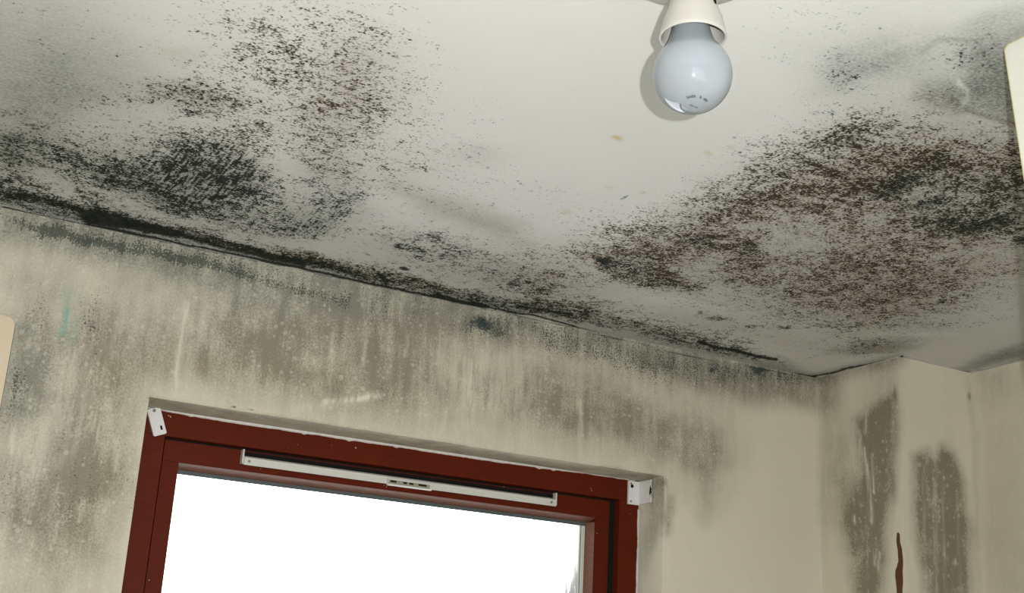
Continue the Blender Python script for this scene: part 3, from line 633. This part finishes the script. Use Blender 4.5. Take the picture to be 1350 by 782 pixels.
for x in (VX0 + .009, VX1 - .011):
    bm = bmesh.new()
    prism(bm, [(x + .0019 * math.cos(a * math.pi / 8), 2.1142 + .0019 * math.sin(a * math.pi / 8)) for a in range(16)], YS - .0150, YS - .0131, lambda u, v, w_: (u, w_, v))
    vpart('screw', bm, M['steel'], flap)
hd = empty('slide_catch', (0, 0, 0)); hd.parent = vent
def hpart(name, bm, mat, bevel=0):
    o = from_bm(name, bm, mat, None, False, bevel); o.parent = hd; o.location = -Vector(vent.location); return o
HX0, HX1 = .7570, .8310
bm = bmesh.new(); box(bm, HX0, HX1, YS - .0205, YS - .0136, 2.1062, 2.1080); hpart('catch_tray', bm, M['white'], .0003)
bm = bmesh.new(); box(bm, HX0 + .001, HX1 - .002, YS - .0160, YS - .0138, 2.1081, 2.1150); hpart('catch_face', bm, M['alu_dark'], .0003)
for i, (a, b) in enumerate(((.004, .014), (.026, .032), (.036, .043), (.052, .066))):
    bm = bmesh.new(); box(bm, HX0 + a, HX0 + b, YS - .0166, YS - .0161, 2.1115, 2.1142); hpart('catch_slot', bm, M['black'])
bm = bmesh.new(); box(bm, HX0, HX1 - .001, YS - .0180, YS - .0138, 2.1151, 2.1163); hpart('catch_lip', bm, M['white'], .0002)
bm = bmesh.new(); box(bm, HX0 - .0012, HX0 - .0001, YS - .0190, YS - .0138, 2.1062, 2.1163); hpart('catch_end', bm, M['alu'], .0002)

# ------------------------------------------------------------------ curtain-rail brackets left on the window
def disc_y(bm, x, z, r, y0, y1, n=20):
    prism(bm, [(x + r * math.cos(2 * math.pi * a / n), z + r * math.sin(2 * math.pi * a / n)) for a in range(n)], y0, y1, lambda u, v, w_: (u, w_, v))

def plate_with_slot(bm, wd, ht, th, slot):
    """upright plate centred at x 0 hanging from z 0 to -ht with a rounded slot cut through"""
    sx, sz, sr, sl = slot
    n = 8; out = []; 
    r = .0022
    for cx_, cz_, a0 in ((wd / 2 - r, -r, 0), (-wd / 2 + r, -r, 90), (-wd / 2 + r, -ht + r, 180), (wd / 2 - r, -ht + r, 270)):
        for i in range(4):
            a = math.radians(a0 + i * 30); out.append((cx_ + r * math.cos(a), cz_ + r * math.sin(a)))
    inn = []
    for cx_, cz_, a0 in ((sx, sz + sl, 0), (sx, sz + sl, 90), (sx, sz - sl, 180), (sx, sz - sl, 270)):
        for i in range(4):
            a = math.radians(a0 + i * 30); inn.append((cx_ + sr * math.cos(a), cz_ + sr * math.sin(a)))
    for y in (0, th):
        pass
    O = [[bm.verts.new((x, y, z)) for x, z in out] for y in (0, th)]; I = [[bm.verts.new((x, y, z)) for x, z in inn] for y in (0, th)]
    n = 16
    for i in range(n):
        j = (i + 1) % n
        bm.faces.new((O[0][i], O[0][j], I[0][j], I[0][i])); bm.faces.new((O[1][j], O[1][i], I[1][i], I[1][j]))
        bm.faces.new((O[0][j], O[0][i], O[1][i], O[1][j])); bm.faces.new((I[0][i], I[0][j], I[1][j], I[1][i]))

bl = empty('curtain_bracket', (.3815, YF - .0060, 2.1705), 'white metal bracket hanging crooked from one screw at the upper left window frame corner', 'bracket')
bl.rotation_euler = (0, math.radians(-22), 0)
bm = bmesh.new(); plate_with_slot(bm, .0190, .0400, .0012, (.0040, -.0300, .0016, .0018))
o = from_bm('plate', bm, M['white'], None, bevel=0); o.parent = bl
bm = bmesh.new(); box(bm, .0083, .0095, .0012, .0050, -.0385, -.0018); o = from_bm('flange', bm, M['rim'], None, bevel=.0002); o.parent = bl
bm = bmesh.new(); box(bm, -.0095, -.0083, .0012, .0050, -.0385, -.0018); o = from_bm('flange', bm, M['white'], None, bevel=.0002); o.parent = bl
bm = bmesh.new(); disc_y(bm, 0, -.0035, .0024, -.0016, .0055); o = from_bm('screw', bm, M['steel'], None); o.parent = bl
bm = bmesh.new(); box(bm, .0015, .0066, .0018, .0026, -.0345, -.0255); o = from_bm('shadow_gap_backing', bm, M['black'], None); o.parent = bl; o.name = 'slot_shade'  # black sheet stands in for the shade behind the open slot

br = empty('curtain_bracket', (WX1 - .012, YF - .001, 2.15), 'square white metal bracket screwed into the upper right corner of the window recess', 'bracket')
def rpart(name, bm, mat, bevel=0):
    o = from_bm(name, bm, mat, None, False, bevel); o.parent = br; o.location = -Vector(br.location); return o
bm = bmesh.new(); box(bm, 1.2040, 1.2278, YF - .0046, YF - .0008, 2.1285, 2.1690); rpart('face_plate', bm, M['white'], .0006)
bm = bmesh.new(); box(bm, 1.2262, 1.2282, YF - .0400, YF - .0047, 2.1300, 2.1690); rpart('side_plate', bm, M['white'], .0005)
for z in (2.1335, 2.1640):
    bm = bmesh.new(); disc_y(bm, 1.2088, z, .0016, YF - .0060, YF - .0046); rpart('screw', bm, M['steel'])
bm = bmesh.new(); disc_y(bm, 1.2110, 2.1600, .0030, YF - .0052, YF - .0047); disc_y(bm, 1.2110, 2.1600, .0012, YF - .0060, YF - .0052); rpart('fixing_hole', bm, M['black'])
# torn plaster patch on the recess side
rs = random.Random(8); bm = bmesh.new()
pts = [(YF - .040 + .0085 * math.cos(a) * rs.uniform(.7, 1.2), 2.152 + .013 * math.sin(a) * rs.uniform(.75, 1.15)) for a in [2 * math.pi * i / 22 for i in range(22)]]
prism(bm, pts, WX1 - .0022, WX1 - .0012, lambda u, v, w_: (w_, u, v)); rpart('torn_plaster', bm, M['plaster'])
pts = [(YF - .038 + .0030 * math.cos(a) * rs.uniform(.6, 1.2), 2.150 + .0085 * math.sin(a) * rs.uniform(.75, 1.15)) for a in [2 * math.pi * i / 14 for i in range(14)]]
bm = bmesh.new(); prism(bm, pts, WX1 - .0030, WX1 - .0023, lambda u, v, w_: (w_, u, v)); rpart('fixing_hole', bm, M['black'])

# ------------------------------------------------------------------ lamp holder and bulb
LX, LY = .5466, .7465
TILT = Matrix.Rotation(math.radians(0), 4, 'X')
lamp = empty('ceiling_lamp_holder', (LX, LY, ZC), 'cream plastic batten lamp holder with flared skirt fixed to the ceiling', 'lamp holder')
def lpart(name, bm, mat, smooth=True, parent=lamp):
    o = from_bm(name, bm, mat, None, smooth); o.parent = parent; return o
bm = bmesh.new(); lathe(bm, [(0, -.0005), (.064, -.0005), (.0655, -.003), (.0645, -.010), (.060, -.0135), (.040, -.0155), (.028, -.0160), (0, -.0160)], (0, 0, 0)); lpart('base_plate', bm, M['holder'])
bm = bmesh.new(); lathe(bm, [(.0200, -.0155), (.0195, -.030), (.0190, -.040), (.0205, -.050), (.0245, -.062), (.0272, -.0745), (.0278, -.0770), (.0272, -.0785), (.0260, -.0782), (.0255, -.0755), (.0228, -.062), (.0190, -.051), (.0172, -.042), (.0170, -.020)], (0, 0, 0), 72); skirt = lpart('skirt', bm, M['holder'])
# small dark slot moulded in the skirt
bm = bmesh.new()
a0 = math.radians(-72)
for dz0, dz1 in ((-.0440, -.0535),):
    for da in (0,):
        c_, s_ = math.cos(a0), math.sin(a0)
        vs_ = []
        for (t_, z_) in ((-.0017, dz0), (.0003, dz0), (.0015, dz1), (-.0007, dz1)):
            for r_ in (.0186, .0221):
                vs_.append(bm.verts.new((r_ * c_ - t_ * s_, r_ * s_ + t_ * c_, z_)))
        for f in ((0, 2, 4, 6), (1, 7, 5, 3), (0, 1, 3, 2), (2, 3, 5, 4), (4, 5, 7, 6), (6, 7, 1, 0)): bm.faces.new([vs_[i] for i in f])
lpart('slot', bm, M['black'], False, skirt)
# bulb
R = .0322
bulb = empty('light_bulb', (LX, LY, 2.2885), 'unlit pearl glass light bulb hanging in the cream ceiling lamp holder', 'light bulb')
bulb.rotation_euler = (math.radians(-4), math.radians(0), 0)
prof = []
for i in range(0, 31):
    a = math.radians(-90 + i * 4.0); prof.append((R * math.cos(a) if i else 0, R * math.sin(a)))
z1 = .0255
prof += [(.0252, .0204), (.0225, .0243), (.0202, .0283), (.0184, .0328), (.0169, .0378), (.0156, .0430), (.0148, .0485), (.0140, .0530), (.0100, .0545), (0, .0545)]
bm = bmesh.new(); lathe(bm, prof, (0, 0, 0), 96); o = from_bm('glass_envelope', bm, M['bulb'], None, True); o.parent = bulb; envelope = o
bm = bmesh.new(); lathe(bm, [(.0132, z1 + .0285), (.0136, z1 + .0300), (.0136, z1 + .0450), (.0120, z1 + .0480), (0, z1 + .0485)], (0, 0, 0), 40); o = from_bm('metal_cap', bm, M['steel'], None, True); o.parent = bulb
# worn printing in a ring on the crown
def on_bulb(th, ph, r):     # th from the bottom pole, ph around
    return Vector((r * math.sin(th) * math.cos(ph), r * math.sin(th) * math.sin(ph), -r * math.cos(th)))
bm = bmesh.new()
def dash(th, ph, dth, dph):
    q = [on_bulb(th + a, ph + b, R + .00012) for a, b in ((-dth, -dph), (-dth, dph), (dth, dph), (dth, -dph))]
    bm.faces.new([bm.verts.new(v_) for v_ in q])
rs = random.Random(2)
for d0, d1, step, th, hh in ((205, 240, 7, .33, .045), (262, 268, 6, .33, .045), (284, 305, 6, .33, .045), (30, 150, 5, .335, .024)):
    a = d0
    while a <= d1:
        ph = math.radians(a)
        dash(th + rs.uniform(-.012, .012), ph, hh * rs.uniform(.6, 1), .042)
        if rs.random() < .7: dash(th + rs.choice((-.02, .02)), ph + .045, .010, .04)
        a += step * .8
for dx in (-.0034, -.0020, -.0006, .0016, .0030):
    th = math.hypot(dx, .0004) / R; ph = math.atan2(.0004, dx)
    c_ = Vector((dx, 0, 0)); 
    vv_ = []
    for ex, ey in ((-.0005, -.0008), (.0005, -.0008), (.0005, .0008), (-.0005, .0008)):
        p_ = Vector((dx + ex, ey, 0)); p_.z = -math.sqrt((R + .00012) ** 2 - p_.x ** 2 - p_.y ** 2); vv_.append(bm.verts.new(p_))
    bm.faces.new(vv_)
o = from_bm('printed_ring', bm, M['ink'], None); o.parent = envelope
o.rotation_mode = 'AXIS_ANGLE'; o.rotation_axis_angle = (math.radians(9), -.8, .6, 0)

# ------------------------------------------------------------------ cream unit on the wall, left
def rounded_box(x0, x1, z0, z1, r, y0, y1, bevel, mat, name, parent):
    pts = []
    for cx_, cz_, a0 in ((x1 - r, z1 - r, 0), (x0 + r, z1 - r, 90), (x0 + r, z0 + r, 180), (x1 - r, z0 + r, 270)):
        for i in range(7):
            a = math.radians(a0 + i * 15); pts.append((cx_ + r * math.cos(a), cz_ + r * math.sin(a)))
    bm = bmesh.new(); prism(bm, pts, y0, y1, lambda u, v, w_: (u, w_, v))
    o = from_bm(name, bm, mat, None, False, bevel); o.parent = parent; o.location = -Vector(parent.location); return o
unit = empty('wall_cabinet', (-.02, YW, 1.75), 'cream wall cabinet with rounded corners fixed to the mouldy wall at far left', 'cabinet')
rounded_box(-.23, .1690, 1.72, 2.2470, .013, YW - .0160, YW - .0040, .0015, M['cream'], 'door', unit)
rounded_box(-.228, .1708, 1.722, 2.2490, .013, YW - .0039, YW - .0006, .0005, M['gasket'], 'backing', unit)

# ------------------------------------------------------------------ pale board at the right edge
bd = empty('white_board', (.94, .70, 0), 'tall off-white painted board with rounded top corner standing close at the right edge of view', 'board')
# (y, z) outline of a board standing across the room, its far edge leaning out a little
def edge_pts(inset, zt):
    top = zt - inset; r = .006
    sl = (.6993 - .6880) / (2.390 - 2.249)
    f = lambda z: .6993 - (2.390 - z) * sl - inset
    pts = [(f(0) if False else f(1.2), inset + .0)] if False else []
    pts = [(.20 + inset, .001 + inset), (f(1.6), .001 + inset), (f(1.6), 1.6), (f(top - r), top - r)]
    for i in range(1, 6):
        a = math.radians(i * 18); pts.append((f(top) - r + r * math.cos(a), top - r + r * math.sin(a)))
    pts.append((.20 + inset, top)); return pts
bm = bmesh.new(); prism(bm, edge_pts(0, 2.391), .861, .878, lambda u, v, w_: (w_, u, v)); o = from_bm('flash_lit_rim', bm, M['rim'], None); o.parent = bd; o.location = -Vector(bd.location)  # board body; its yellowish flash-lit rim is painted in the colour
bm = bmesh.new(); prism(bm, edge_pts(.0022, 2.391), .8595, .8609, lambda u, v, w_: (w_, u, v)); o = from_bm('board_face', bm, M['panel'], None); o.parent = bd; o.location = -Vector(bd.location)
